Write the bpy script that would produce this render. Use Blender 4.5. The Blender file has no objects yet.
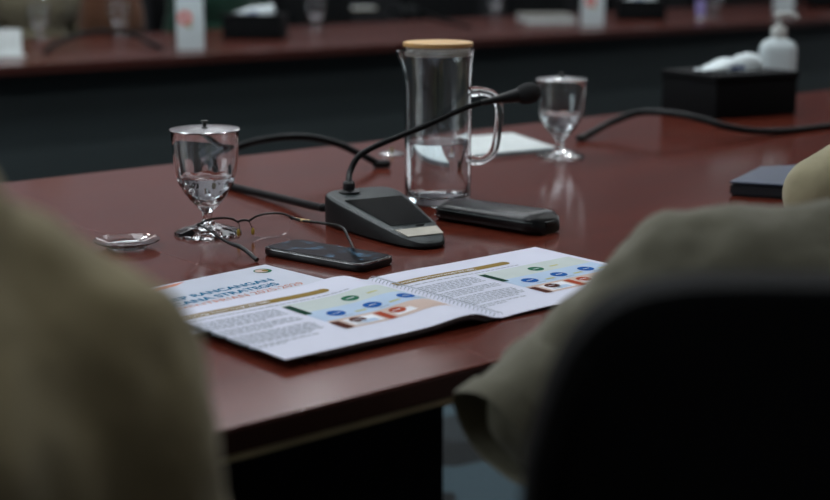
import bpy, bmesh, math, random
from mathutils import Vector, Matrix, noise
random.seed(7)
sc = bpy.context.scene
col = sc.collection
R = math.radians
PI = math.pi

# ---------------------------------------------------------------- camera frame
F = 1430.0
TH = math.atan(310 / F)
CZ = 1.08
TZ = 0.75
def ray(x, y):
    dx = (x - 415) / F; dy = (250 - y) / F
    return Vector((dx, math.cos(TH) + dy * math.sin(TH), -math.sin(TH) + dy * math.cos(TH)))
def at(x, y, z=TZ):
    d = ray(x, y); return Vector((0, 0, CZ)) + d * ((z - CZ) / d.z)
def at_y(x, y, Y):
    d = ray(x, y); return Vector((0, 0, CZ)) + d * (Y / d.y)
AX = R(40)
U = Vector((math.cos(AX), math.sin(AX), 0)); V = Vector((-math.sin(AX), math.cos(AX), 0))
O = at(231, 427.6); O.z = 0
def T(u, v, z=TZ): return O + U * u + V * v + Vector((0, 0, z))
def uv(p): q = p - O; return q.dot(U), q.dot(V)

# ---------------------------------------------------------------- materials
def mat(name): 
    m = bpy.data.materials.new(name); m.use_nodes = True
    return m, m.node_tree.nodes, m.node_tree.links, m.node_tree.nodes['Principled BSDF']
def N(ns, t, **k):
    n = ns.new(t)
    for a, b in k.items(): setattr(n, a, b)
    return n
def plain(name, c, rough=.5, metal=0, var=.12, scale=40, bump=0, bscale=200, spec=.5, sheen=0, coat=0):
    m, ns, ln, b = mat(name)
    tc = N(ns, 'ShaderNodeTexCoord'); nz = N(ns, 'ShaderNodeTexNoise'); nz.inputs['Scale'].default_value = scale
    nz.inputs['Detail'].default_value = 4
    ln.new(tc.outputs['Object'], nz.inputs['Vector'])
    rp = N(ns, 'ShaderNodeValToRGB')
    rp.color_ramp.elements[0].color = (*[x * (1 - var) for x in c], 1); rp.color_ramp.elements[0].position = .3
    rp.color_ramp.elements[1].color = (*[min(1, x * (1 + var)) for x in c], 1); rp.color_ramp.elements[1].position = .7
    ln.new(nz.outputs['Fac'], rp.inputs['Fac']); ln.new(rp.outputs['Color'], b.inputs['Base Color'])
    b.inputs['Roughness'].default_value = rough; b.inputs['Metallic'].default_value = metal
    b.inputs['Specular IOR Level'].default_value = spec
    b.inputs['Coat Weight'].default_value = coat; b.inputs['Coat Roughness'].default_value = .06
    if sheen: b.inputs['Sheen Weight'].default_value = sheen
    if bump:
        n2 = N(ns, 'ShaderNodeTexNoise'); n2.inputs['Scale'].default_value = bscale
        ln.new(tc.outputs['Object'], n2.inputs['Vector'])
        bp = N(ns, 'ShaderNodeBump'); bp.inputs['Strength'].default_value = bump; bp.inputs['Distance'].default_value = .001
        ln.new(n2.outputs['Fac'], bp.inputs['Height']); ln.new(bp.outputs['Normal'], b.inputs['Normal'])
    return m
def wood(name, c1, c2, rough, ang=40, coat=.0, spec=.5, world=False):
    m, ns, ln, b = mat(name)
    tc = N(ns, 'ShaderNodeTexCoord'); vr = N(ns, 'ShaderNodeVectorRotate'); vr.rotation_type = 'Z_AXIS'; vr.inputs['Angle'].default_value = -R(ang)
    src = N(ns, 'ShaderNodeNewGeometry').outputs['Position'] if world else tc.outputs['Object']
    ln.new(src, vr.inputs['Vector']); co_ = vr.outputs['Vector'] if world else src
    mp = N(ns, 'ShaderNodeMapping')
    mp.inputs['Scale'].default_value = (1.5, 22, 22)
    ln.new(co_, mp.inputs['Vector'])
    nz = N(ns, 'ShaderNodeTexNoise'); nz.inputs['Scale'].default_value = 3; nz.inputs['Detail'].default_value = 8; nz.inputs['Distortion'].default_value = .4
    ln.new(mp.outputs['Vector'], nz.inputs['Vector'])
    rp = N(ns, 'ShaderNodeValToRGB'); rp.color_ramp.elements[0].position = .32; rp.color_ramp.elements[1].position = .68
    rp.color_ramp.elements[0].color = (*c1, 1); rp.color_ramp.elements[1].color = (*c2, 1)
    ln.new(nz.outputs['Fac'], rp.inputs['Fac']); ln.new(rp.outputs['Color'], b.inputs['Base Color'])
    b.inputs['Roughness'].default_value = rough; b.inputs['Coat Weight'].default_value = coat
    b.inputs['Specular IOR Level'].default_value = spec
    b.inputs['Coat Roughness'].default_value = .08
    n2 = N(ns, 'ShaderNodeTexNoise'); n2.inputs['Scale'].default_value = 6; n2.inputs['Detail'].default_value = 2
    ln.new(co_, n2.inputs['Vector'])
    mr = N(ns, 'ShaderNodeMapRange'); mr.inputs['To Min'].default_value = rough * .92; mr.inputs['To Max'].default_value = rough * 1.08
    ln.new(n2.outputs['Fac'], mr.inputs['Value']); ln.new(mr.outputs['Result'], b.inputs['Roughness'])
    return m
def glass(name, c=(1, 1, 1), ior=1.48, rough=0):
    m, ns, ln, b = mat(name)
    b.inputs['Base Color'].default_value = (*c, 1); b.inputs['Transmission Weight'].default_value = 1
    b.inputs['IOR'].default_value = ior; b.inputs['Roughness'].default_value = rough
    return m
def emit(name, c, s):
    m, ns, ln, b = mat(name)
    b.inputs['Base Color'].default_value = (*c, 1); b.inputs['Emission Color'].default_value = (*c, 1)
    b.inputs['Emission Strength'].default_value = s
    return m
def fabric(name, c, scale=900, var=.1, rough=.9, sheen=.15):
    m = plain(name, c, rough, var=var, scale=9, sheen=sheen, spec=.2)
    ns, ln = m.node_tree.nodes, m.node_tree.links; b = ns['Principled BSDF']
    tc = N(ns, 'ShaderNodeTexCoord'); w = N(ns, 'ShaderNodeTexNoise'); w.inputs['Scale'].default_value = scale
    w2 = N(ns, 'ShaderNodeTexNoise'); w2.inputs['Scale'].default_value = 14; w2.inputs['Detail'].default_value = 3
    ln.new(tc.outputs['Object'], w.inputs['Vector']); ln.new(tc.outputs['Object'], w2.inputs['Vector'])
    b1 = N(ns, 'ShaderNodeBump'); b1.inputs['Strength'].default_value = .25; b1.inputs['Distance'].default_value = .0006
    b2 = N(ns, 'ShaderNodeBump'); b2.inputs['Strength'].default_value = .5; b2.inputs['Distance'].default_value = .012
    ln.new(w.outputs['Fac'], b1.inputs['Height']); ln.new(w2.outputs['Fac'], b2.inputs['Height'])
    ln.new(b2.outputs['Normal'], b1.inputs['Normal']); ln.new(b1.outputs['Normal'], b.inputs['Normal'])
    return m
M = {}
M['table'] = wood('mahogany_laminate', (.082, .0150, .0085), (.128, .0250, .0140), .15, spec=.62, world=True)
M['table_far'] = wood('dark_mahogany_laminate', (.048, .0100, .0060), (.078, .0165, .0100), .26, spec=.3, world=True)  # near table's wood darkened in colour for the dimmer far side
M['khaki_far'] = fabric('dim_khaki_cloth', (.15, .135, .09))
M['tedge'] = wood('mahogany_edge', (.030, .007, .005), (.045, .010, .007), .35)
M['lip'] = plain('pale_edge_strip', (.34, .31, .20), .5)
M['panel'] = plain('grey_panel', (.019, .029, .031), .7, scale=3, var=.06)
M['black'] = plain('black_plastic', (.004, .0055, .006), .45, bump=.3, bscale=900, spec=.3)
M['gloss'] = plain('glossy_black', (.004, .005, .006), .3, var=.05, spec=.35)
M['micgrey'] = plain('dark_grey_plastic', (.020, .030, .031), .45, bump=.3, bscale=1500, spec=.35)
M['foam'] = plain('black_foam', (.007, .008, .009), .95, bump=1, bscale=700)
M['cable'] = plain('black_rubber', (.003, .0038, .0042), .48, spec=.16)
M['label'] = plain('cream_paper_label', (.42, .40, .34), .7)
M['paper'] = plain('white_paper', (.60, .62, .74), .65, var=.01, scale=20)
M['paper2'] = plain('white_cover_paper', (.50, .54, .64), .45, var=.02, scale=20)
M['pedge'] = plain('paper_block', (.20, .21, .22), .8, var=.3, scale=300)  # paper greyed in its colour for the shadow on the page edges
M['cover'] = plain('black_cover', (.010, .011, .013), .4)
M['ink'] = plain('grey_ink', (.24, .28, .32), .85, var=.03, spec=.1)
M['gold'] = plain('gold_ink', (.25, .17, .045), .85, var=.03, spec=.1)
M['pale_green'] = plain('pale_green_ink', (.52, .58, .57), .85, var=.03, spec=.1)
M['pale_blue'] = plain('pale_blue_ink', (.43, .55, .71), .85, var=.03, spec=.1)
M['peach'] = plain('peach_ink', (.55, .43, .38), .85, var=.03, spec=.1)
M['dgreen'] = plain('dark_green_ink', (.006, .045, .026), .85, var=.03, spec=.1)
M['green'] = plain('green_ink', (.02, .13, .07), .85, var=.03, spec=.1)
M['blue'] = plain('blue_ink', (.004, .085, .34), .85, var=.03, spec=.1)
M['brown'] = plain('brown_ink', (.075, .018, .010), .85, var=.03, spec=.1)
M['red'] = plain('red_orange_ink', (.34, .055, .022), .85, var=.03, spec=.1)
M['orange'] = plain('salmon_ink', (.60, .25, .17), .85, spec=.1)
M['yellow'] = plain('olive_yellow_ink', (.42, .42, .14), .6)
M['teal'] = plain('teal_title_ink', (.006, .15, .29), .85, var=.03, spec=.1)
M['white'] = plain('white_ink', (.7, .72, .78), .6)
M['wire'] = plain('white_coil', (.40, .45, .50), .5)
M['glass'] = glass('clear_glass', (.96, .99, 1))
M['water'] = glass('water', (.97, .99, 1), 1.33)
M['lens'] = glass('spectacle_lens', (1, 1, 1), 1.05)
M['steel'] = plain('brushed_steel', (.55, .57, .58), .22, 1)
M['darksteel'] = plain('dark_steel', (.02, .02, .019), .4, .6)
M['brass'] = plain('brass', (.35, .27, .14), .3, 1)
M['pad'] = plain('yellow_nose_pad', (.50, .36, .05), .3)
M['bamboo'] = wood('bamboo', (.55, .33, .12), (.66, .42, .17), .5)
M['silicone'] = glass('clear_seal', (.8, .8, .75), 1.4, .4)
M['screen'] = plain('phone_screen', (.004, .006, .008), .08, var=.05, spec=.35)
def painted_reflections():  # blue reflections put into the screen colour as noise blobs
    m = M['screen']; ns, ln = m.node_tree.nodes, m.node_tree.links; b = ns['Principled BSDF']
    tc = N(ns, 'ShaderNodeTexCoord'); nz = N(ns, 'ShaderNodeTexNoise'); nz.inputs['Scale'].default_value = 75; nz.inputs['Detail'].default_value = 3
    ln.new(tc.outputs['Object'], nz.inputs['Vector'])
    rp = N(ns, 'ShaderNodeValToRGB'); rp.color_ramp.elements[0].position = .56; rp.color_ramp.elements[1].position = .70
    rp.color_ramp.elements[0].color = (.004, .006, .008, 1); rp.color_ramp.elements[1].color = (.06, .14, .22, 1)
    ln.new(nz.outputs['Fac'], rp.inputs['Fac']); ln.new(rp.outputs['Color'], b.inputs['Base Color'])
painted_reflections()
M['khaki_l'] = fabric('khaki_cloth', (.28, .235, .125))
M['khaki_r'] = fabric('grey_khaki_cloth', (.122, .116, .084))
M['khaki_b'] = fabric('pale_khaki_cloth', (.30, .27, .17))
M['seam'] = fabric('ochre_seam_cloth', (.26, .19, .07))
M['dark_cloth'] = fabric('dark_cloth', (.010, .011, .013))
M['green_cloth'] = fabric('dark_green_cloth', (.008, .035, .022))
M['brown_cloth'] = fabric('brown_cloth', (.075, .032, .016))
M['skin'] = plain('skin', (.26, .13, .08), .5, var=.06)
M['hair'] = plain('black_hair', (.008, .007, .006), .5, bump=1, bscale=500)
M['eye'] = plain('eye_white', (.6, .6, .58), .2)
M['leather'] = plain('black_leather', (.0025, .0030, .0036), .75, bump=.4, bscale=300, spec=.12)
M['tissue'] = plain('white_tissue', (.66, .74, .76), .9, var=.03)
M['tblue'] = plain('blue_print', (.01, .05, .20), .6)
M['bottle'] = plain('white_plastic', (.52, .60, .62), .35, var=.03, scale=8)
M['bshade'] = plain('milky_plastic_cap', (.48, .50, .48), .4)
M['pink'] = plain('coral_print', (.62, .13, .10), .5)
M['olive'] = plain('olive_print', (.25, .26, .08), .5)
M['navy'] = plain('navy_cover', (.018, .035, .075), .45)
M['navydark'] = plain('navy_edge', (.006, .010, .016), .5)
M['card'] = plain('white_card', (.55, .60, .60), .6)
M['greypaper'] = plain('grey_paper', (.20, .20, .18), .7)
M['lav'] = plain('lavender_plastic', (.22, .19, .42), .4)
M['wall'] = plain('warm_grey_wall', (.40, .37, .39), .8, scale=2, var=.05)
M['ceil'] = plain('ceiling_paint', (.45, .46, .47), .9)
M['lamp'] = emit('lamp_glow', (.95, .98, 1), 260)
M['panel_lamp'] = emit('panel_glow', (.86, .95, 1), 3.0)

def carpet():
    m, ns, ln, b = mat('patterned_carpet')
    tc = N(ns, 'ShaderNodeTexCoord'); mp = N(ns, 'ShaderNodeMapping'); mp.inputs['Rotation'].default_value = (0, 0, R(20))
    mp.inputs['Scale'].default_value = (1, 2.1, 1)
    ln.new(tc.outputs['Object'], mp.inputs['Vector'])
    vo = N(ns, 'ShaderNodeTexVoronoi'); vo.distance = 'CHEBYCHEV'; vo.inputs['Scale'].default_value = 4.2
    ln.new(mp.outputs['Vector'], vo.inputs['Vector'])
    rp = N(ns, 'ShaderNodeValToRGB'); rp.color_ramp.interpolation = 'CONSTANT'
    rp.color_ramp.elements[0].color = (.003, .005, .006, 1)
    e = rp.color_ramp.elements.new(.45); e.color = (.011, .017, .020, 1)
    rp.color_ramp.elements[1].position = .45
    rp.color_ramp.elements[-1].position = .6; rp.color_ramp.elements[-1].color = (.034, .060, .074, 1)
    ln.new(vo.outputs['Color'], rp.inputs['Fac']); ln.new(rp.outputs['Color'], b.inputs['Base Color'])
    b.inputs['Roughness'].default_value = 1
    nz = N(ns, 'ShaderNodeTexNoise'); nz.inputs['Scale'].default_value = 400
    ln.new(tc.outputs['Object'], nz.inputs['Vector'])
    bp = N(ns, 'ShaderNodeBump'); bp.inputs['Strength'].default_value = .6; bp.inputs['Distance'].default_value = .003
    ln.new(nz.outputs['Fac'], bp.inputs['Height']); ln.new(bp.outputs['Normal'], b.inputs['Normal'])
    return m
M['carpet'] = carpet()

# ---------------------------------------------------------------- mesh builder
def crom(pts, n):
    pts = [Vector(p) for p in pts]; out = []
    P = [pts[0] * 2 - pts[1]] + pts + [pts[-1] * 2 - pts[-2]]
    for i in range(1, len(P) - 2):
        a, b, c, d = P[i-1:i+3]
        for k in range(n):
            t = k / n
            out.append(.5 * ((2*b) + (c-a)*t + (2*a-5*b+4*c-d)*t*t + (3*b-a-3*c+d)*t**3))
    out.append(pts[-1]); return out
class MB:
    def __init__(s): s.v = []; s.f = []
    def add(s, v, f):
        k = len(s.v); s.v += [Vector(p) for p in v]; s.f += [tuple(i + k for i in q) for q in f]; return s
    def box(s, c, d, rz=0, bev=0):
        bm = bmesh.new(); bmesh.ops.create_cube(bm, size=1)
        bmesh.ops.scale(bm, vec=d, verts=bm.verts)
        if bev: bmesh.ops.bevel(bm, geom=bm.edges[:], offset=bev, segments=3, affect='EDGES', profile=.5)
        return s.bm(bm, Matrix.Translation(c) @ Matrix.Rotation(rz, 4, 'Z'))
    def bm(s, bm, mx=Matrix()):
        bm.verts.index_update(); s.add([mx @ x.co for x in bm.verts], [[q.index for q in f.verts] for f in bm.faces]); bm.free(); return s
    def lathe(s, prof, c=(0, 0, 0), n=48, close=False, sx=1, sy=1):
        c = Vector(c); vs = []; fs = []; m = len(prof)
        for (r, z) in prof:
            for k in range(n):
                a = 2*PI*k/n; vs.append(c + Vector((max(r, 1e-5)*math.cos(a)*sx, max(r, 1e-5)*math.sin(a)*sy, z)))
        for i in range(m if close else m - 1):
            j = (i + 1) % m
            for k in range(n):
                l = (k + 1) % n; fs.append((i*n+k, i*n+l, j*n+l, j*n+k))
        return s.add(vs, fs)
    def tube(s, pts, r, n=12, caps=True, flat=1):
        pts = [Vector(p) for p in pts]; m = len(pts)
        rr = r if isinstance(r, (list, tuple)) else [r] * m
        t0 = (pts[1] - pts[0]).normalized()
        up = Vector((0, 0, 1)) if abs(t0.z) < .9 else Vector((0, 1, 0))
        nx = t0.cross(up).normalized(); vs = []; fs = []
        for i, p in enumerate(pts):
            t = (pts[min(i+1, m-1)] - pts[max(i-1, 0)]).normalized()
            nx = (nx - t * nx.dot(t)).normalized(); ny = t.cross(nx)
            for k in range(n):
                a = 2*PI*k/n; vs.append(p + (nx*math.cos(a) + ny*math.sin(a)*flat) * rr[i])
        for i in range(m-1):
            for k in range(n):
                l = (k+1) % n; fs.append((i*n+k, i*n+l, (i+1)*n+l, (i+1)*n+k))
        if caps: fs.append(tuple(range(n))[::-1]); fs.append(tuple(range((m-1)*n, m*n)))
        return s.add(vs, fs)
    def sphere(s, c, r, sc=(1, 1, 1), n=20):
        bm = bmesh.new(); bmesh.ops.create_uvsphere(bm, u_segments=n, v_segments=max(6, n//2), radius=r)
        return s.bm(bm, Matrix.Translation(c) @ Matrix.Diagonal((*sc, 1)))
    def loft(s, rings, caps=True):
        n = len(rings[0]); vs = [p for r in rings for p in r]; fs = []
        for i in range(len(rings)-1):
            for k in range(n):
                l = (k+1) % n; fs.append((i*n+k, i*n+l, (i+1)*n+l, (i+1)*n+k))
        if caps: fs.append(tuple(range(n))[::-1]); fs.append(tuple(range((len(rings)-1)*n, len(rings)*n)))
        return s.add(vs, fs)
    def build(s, name, m, parent=None, loc=None, rz=0, sharp=35):
        me = bpy.data.meshes.new(name); me.from_pydata([tuple(p) for p in s.v], [], s.f); me.validate()
        bm = bmesh.new(); bm.from_mesh(me); bmesh.ops.recalc_face_normals(bm, faces=bm.faces); bm.to_mesh(me); bm.free()
        me.polygons.foreach_set('use_smooth', [True] * len(me.polygons))
        me.set_sharp_from_angle(angle=R(sharp))
        me.materials.append(m if not isinstance(m, str) else M[m])
        o = bpy.data.objects.new(name, me); col.objects.link(o)
        if parent: o.parent = parent
        if loc is not None: o.location = loc
        o.rotation_euler.z = rz
        return o
def tag(o, label=None, cat=None, group=None, kind=None):
    if label: o['label'] = label
    if cat: o['category'] = cat
    if group: o['group'] = group
    if kind: o['kind'] = kind
    return o
def thing(name, label, cat, loc, rz=0, group=None):
    o = bpy.data.objects.new(name, None); col.objects.link(o); o.empty_display_size = .05
    o.location = loc; o.rotation_euler = (0, 0, rz); return tag(o, label, cat, group)
def copy_tree(o, parent=None):
    c = o.copy(); col.objects.link(c)
    if parent: c.parent = parent
    for ch in list(o.children): copy_tree(ch, c)
    return c
def dup(root, loc, rz, label, group=None):
    c = copy_tree(root); c.location = Vector(loc) + Vector((0, 0, .0004)); c.rotation_euler = (0, 0, rz); c['label'] = label
    if group: c['group'] = group
    return c
def superell(a, b, n=32, p=4, z=0, cx=0, cy=0):
    r = []
    for k in range(n):
        t = 2*PI*k/n; c, s_ = math.cos(t), math.sin(t)
        r.append(Vector((cx + a*math.copysign(abs(c)**(2/p), c), cy + b*math.copysign(abs(s_)**(2/p), s_), z)))
    return r
def text_geo(s, size, align='LEFT', bold=0):
    cu = bpy.data.curves.new('t', 'FONT'); cu.body = s; cu.size = size; cu.align_x = align; cu.offset = bold
    o = bpy.data.objects.new('t', cu); col.objects.link(o)
    dg = bpy.context.evaluated_depsgraph_get(); dg.update()
    me = o.evaluated_get(dg).to_mesh()
    vs = [v.co.copy() for v in me.vertices]; fs = [tuple(p.vertices) for p in me.polygons]
    o.evaluated_get(dg).to_mesh_clear(); bpy.data.objects.remove(o); bpy.data.curves.remove(cu)
    return vs, fs

# ---------------------------------------------------------------- the room
U0, U1, V0, V1, H = -3.2, 9.0, -2.2, 5.6, 2.8
def slab(name, u0, u1, v0, v1, z0, z1, m):
    o = MB().box((0, 0, 0), (u1-u0, v1-v0, z1-z0)).build(name, m, loc=T((u0+u1)/2, (v0+v1)/2, (z0+z1)/2), rz=AX)
    return tag(o, kind='structure')
slab('floor', U0, U1, V0, V1, -.1, 0, 'carpet')
slab('ceiling', U0, U1, V0, V1, H, H+.1, 'ceil')
slab('wall_back', U0, U1, V1, V1+.1, 0, H, 'wall')
slab('wall_front', U0, U1, V0-.1, V0, 0, H, 'wall')
slab('wall_left', U0-.1, U0, V0, V1, 0, H, 'wall')
slab('wall_right', U1, U1+.1, V0, V1, 0, H, 'wall')
slab('baseboard_back', U0, U1, V1-.015, V1, 0, .1, 'black')

slab('trim_1', U0, U1, V1-.03, V1, .1, 1.25, 'dark_cloth')  # dark band added to darken the wall behind the far chairs
# glowing window shapes added on the unseen side walls for highlights in the glass
def added_glow_frame(n, u, rz_):
    f = MB()
    for x_, z_, w_, h_ in ((0, .72, 2.2, .06), (0, -.72, 2.2, .06), (-1.07, 0, .06, 1.5), (1.07, 0, .06, 1.5), (0, 0, .05, 1.4)): f.box((x_, 0, z_), (w_, .05, h_))
    o = f.build('window_%d' % n, 'ceil', loc=T(u, 2.0, 1.7), rz=rz_); tag(o, kind='structure')
    b = MB()
    for k in range(26): b.box((0, .012, -.68+k*.0545), (2.08, .006, .048))
    b.build('window_blind', 'panel_lamp', o)
added_glow_frame(1, U0+.03, AX-PI/2); added_glow_frame(2, U1-.03, AX+PI/2)
# ceiling downlights and light panels, and the lamps that do the lighting
def downlight(i, u, v):
    t = thing('ceiling_downlight', 'small round recessed ceiling downlight with a white ring', 'ceiling light', T(u, v, H), AX, 'ceiling downlights')
    MB().lathe([(.075, 0), (.075, -.008), (.055, -.012), (.05, 0)], n=24).build('ring', 'ceil', t)
    MB().lathe([(.0, -.003), (.052, -.003), (.052, 0)], n=24).build('diffuser', 'lamp', t)
    return t
first = downlight(0, .2, .6)
for i in range(6):
    for j in range(3):
        if i == 1 and j == 1: first.location = T(-1 + i*1.3, .1 + j*1.9, H); continue
        c = copy_tree(first); c.location = T(-1 + i*1.3, .1 + j*1.9, H)
def arealamp(name, u, v, z, sx, sy, power, colr=(1, 1, 1), tilt=None):
    l = bpy.data.lights.new(name, 'AREA'); l.shape = 'RECTANGLE'; l.size = sx; l.size_y = sy; l.energy = power; l.color = colr
    o = bpy.data.objects.new(name, l); col.objects.link(o); o.location = T(u, v, z); o.rotation_euler = (0, 0, AX)
    if tilt: o.rotation_euler = tilt
    return o
arealamp('ceiling_light', .5, 1.7, H-.03, 3.0, .7, 34, (.88, .95, 1))
arealamp('ceiling_light', 3.5, 2.6, H-.03, 3.0, .9, 19, (.9, .95, 1))
arealamp('ceiling_light', 1.5, 4.9, H-.03, 6.0, .4, 20, (.96, .95, 1))

w = bpy.data.worlds.new('World'); sc.world = w; w.use_nodes = True
w.node_tree.nodes['Background'].inputs[0].default_value = (.5, .6, .7, 1); w.node_tree.nodes['Background'].inputs[1].default_value = .02

# ---------------------------------------------------------------- tables
def table(name, label, u0, u1, v0, v1, panel_v, legs, lip='lip'):
    cu, cv = (u0+u1)/2, (v0+v1)/2
    t = thing(name, label, 'table', T(cu, cv, 0), AX)
    L, W = u1-u0, v1-v0
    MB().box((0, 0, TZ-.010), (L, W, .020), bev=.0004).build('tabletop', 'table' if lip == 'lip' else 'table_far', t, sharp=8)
    e = -1
    MB().box((0, -W/2-.0006, TZ-.0105), (L-.002, .002, .017)).build('edge_band', 'tedge', t)
    MB().box((0, 0, TZ-.0228), (L-.0006, W+.0016, .0050)).build('edge_strip', lip, t)
    pv = panel_v - cv
    if lip != 'lip': MB().box((0, pv, .40), (L-.02, .018, .65)).build('modesty_panel', 'panel', t)
    else:
        for a_, b_ in ([(u0+.01, u1-.01)] if u0 < 0 else [(u0+.01, 1.045), (1.75, u1-.01)]):
            MB().box(((a_+b_)/2-cu, pv, .39), (b_-a_, .018, .68)).build('modesty_panel', 'dark_cloth', t)
    for x in legs:
        MB().box((x-cu, 0, .37), (.03, W-.16, .70), bev=.002).build('leg', 'panel', t)
    return t
table('conference_table', 'left section of the near dark red table, ending in a seam under the open booklet', -2.2, .2524, 0, 1.068, .98, (-2.1, -.6))
table('conference_table', 'right section of the near dark red table, carrying the microphone, jug and tissue box', .2528, 3.6, 0, 1.068, .98, (1.76, 3.5))
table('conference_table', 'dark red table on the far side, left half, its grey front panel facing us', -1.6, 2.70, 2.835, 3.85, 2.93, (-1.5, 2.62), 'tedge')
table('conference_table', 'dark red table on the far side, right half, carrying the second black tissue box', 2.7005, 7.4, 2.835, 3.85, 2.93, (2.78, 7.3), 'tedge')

# ---------------------------------------------------------------- booklet
SU, SV = .341, .0875         # spine foot in table coordinates
PH = .193                   # page height
BZ = .0015
def zprof_l(s):              # s = distance from spine
    a = min(1, s / .035)
    hump = .0035 * math.exp(-((s-.045)/.028)**2)
    return .0024 + .0062 * (a*a*(3-2*a)) + hump
def zprof_r(s):
    a = min(1, s / .02)
    return .0024 + .0007 * math.sin(min(1, s/.1)*PI) + .0004*a
def page_pt(side, s, t, lift=0):
    z = (zprof_l(s) if side < 0 else zprof_r(s)) + lift
    dip = 0
    return Vector((side * s, t, z + dip))
book = thing('open_booklet', 'open spiral-bound booklet with coloured diagrams lying on the table edge side', 'booklet', T(SU, SV), AX)
LW, RW = .234, .232
def sheet(side, w, s0, t0, t1, lift, name, m, thick=.0004, n=50, jag=0):
    mb = MB(); vs = []; fs = []
    for k, dz in ((0, 0), (1, -thick)):
        for i in range(n+1):
            s_ = s0 + (w-s0)*i/n
            for tt in (t0, t1): vs.append(page_pt(side, s_, tt, lift+dz))
    m2 = 2*(n+1)
    for i in range(n):
        a = 2*i; fs += [(a, a+1, a+3, a+2), (m2+a, m2+a+2, m2+a+3, m2+a+1), (a, a+2, m2+a+2, m2+a), (a+1, m2+a+1, m2+a+3, a+3)]
    fs += [(0, m2, m2+1, 1), (2*n, 2*n+1, m2+2*n+1, m2+2*n)]
    mb.add(vs, fs); return mb.build(name, m, book)
sheet(-1, LW, .0, 0, PH-.004, 0, 'left_page', 'paper', .0005)
sheet(-1, LW-.001, .001, .0012, PH-.005, -.0008, 'page', 'paper', .0004)
sheet(-1, LW-.003, .005, .003, PH-.006, -.0016, 'page', 'pedge', .0004)
sheet(-1, LW-.035, .006, .005, PH-.007, -.0027, 'page_block', 'pedge', .0030)
sheet(1, RW, .0, 0, PH, 0, 'right_page', 'paper', .0005)
sheet(1, RW-.001, .004, .001, PH-.001, -.0006, 'page_block', 'pedge', .0008)
mbk = MB().box((RW/2-.001, PH/2, .0006), (RW, PH-.001, .0008))
mbk.build('back_cover', 'cover', book)
# left half of the cover follows the pages down from the pile
mb = MB(); vs = []; fs = []; n = 30
for i in range(n+1):
    s_ = .002 + (LW-.045)*i/n
    for tt in (.004, PH-.004):
        for dz in (-.0058, -.0068): 
            vs.append(Vector((-s_, tt, max(zprof_l(s_) + dz, .0006 if dz > -.006 else .0001))))
for i in range(n):
    a = 4*i; b = a+4; fs += [(a, a+2, b+2, b), (a+1, b+1, b+3, a+3), (a, b, b+1, a+1), (a+2, a+3, b+3, b+2)]
mb.add(vs, fs).build('front_cover', 'cover', book)
# spiral
pts = []
turns = 34
for k in range(turns*10+1):
    a = 2*PI*k/10; pts.append(Vector((.0042*math.cos(a), .004+(PH-.008)*k/(turns*10), .0040+.0026*math.sin(a))))
MB().tube(pts, .0003, n=5).build('spiral_binding', 'wire', book)
# ---- print on the pages, in page coordinates: (u, v) of the right page, minus spine foot
def flat(mb, side, pts, lift):
    mb.add([page_pt(side, abs(x), y, lift) for x, y in pts], [tuple(range(len(pts)))])
class Ink:
    def __init__(s, side, du, dv): s.side = side; s.du = du; s.dv = dv; s.m = {}
    def mb(s, c):
        if s.keep is None: s.cnt += 1
        return s.m.setdefault((c, s.cnt if s.keep is None else s.keep), MB())
    keep = None; cnt = 0
    def P(s, u, v, lift):
        x = u - SU + s.du; y = v - SV + s.dv
        return page_pt(s.side, max(.0, s.side * x), y, lift)
    def grid(s, c, fn, nu, nv, lift):
        mb = s.mb(c); vs = []; fs = []
        for i in range(nu+1):
            for j in range(nv+1):
                u, v = fn(i/nu, j/nv); vs.append(s.P(u, v, lift))
        for i in range(nu):
            for j in range(nv): a = i*(nv+1)+j; fs.append((a, a+nv+1, a+nv+2, a+1))
        mb.add(vs, fs)
    def rect(s, c, u0, u1, v0, v1, lift=.0002):
        s.grid(c, lambda a, b: (u0+(u1-u0)*a, v0+(v1-v0)*b), max(1, int((u1-u0)/.004)), 1, lift)
    def disc(s, c, u, v, r, lift=.0004, ry=None):
        mb = s.mb(c); k = 24; ry = ry or r
        mb.add([s.P(u, v, lift)] + [s.P(u+r*math.cos(2*PI*i/k), v+ry*math.sin(2*PI*i/k), lift) for i in range(k)], [(0, 1+i, 1+(i+1) % k) for i in range(k)])
    def text(s, c, st, u, v, size, lift=.0005, bold=0, sx=1):
        vs, fs = text_geo(st, size, bold=bold); mb = s.mb(c)
        mb.add([s.P(u + p.x*sx, v + p.y, lift) for p in vs], fs)
NAMES = {'ink': 'printed_text', 'gold': 'gold_heading_bar', 'pale_green': 'green_chart_band', 'pale_blue': 'blue_chart_band', 'peach': 'peach_chart_band',
 'dgreen': 'dark_green_tag', 'green': 'green_marker', 'blue': 'blue_marker', 'brown': 'brown_marker', 'red': 'red_marker', 'yellow': 'yellow_marker', 'white': 'white_lettering', 'orange': 'orange_marker'}
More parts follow.
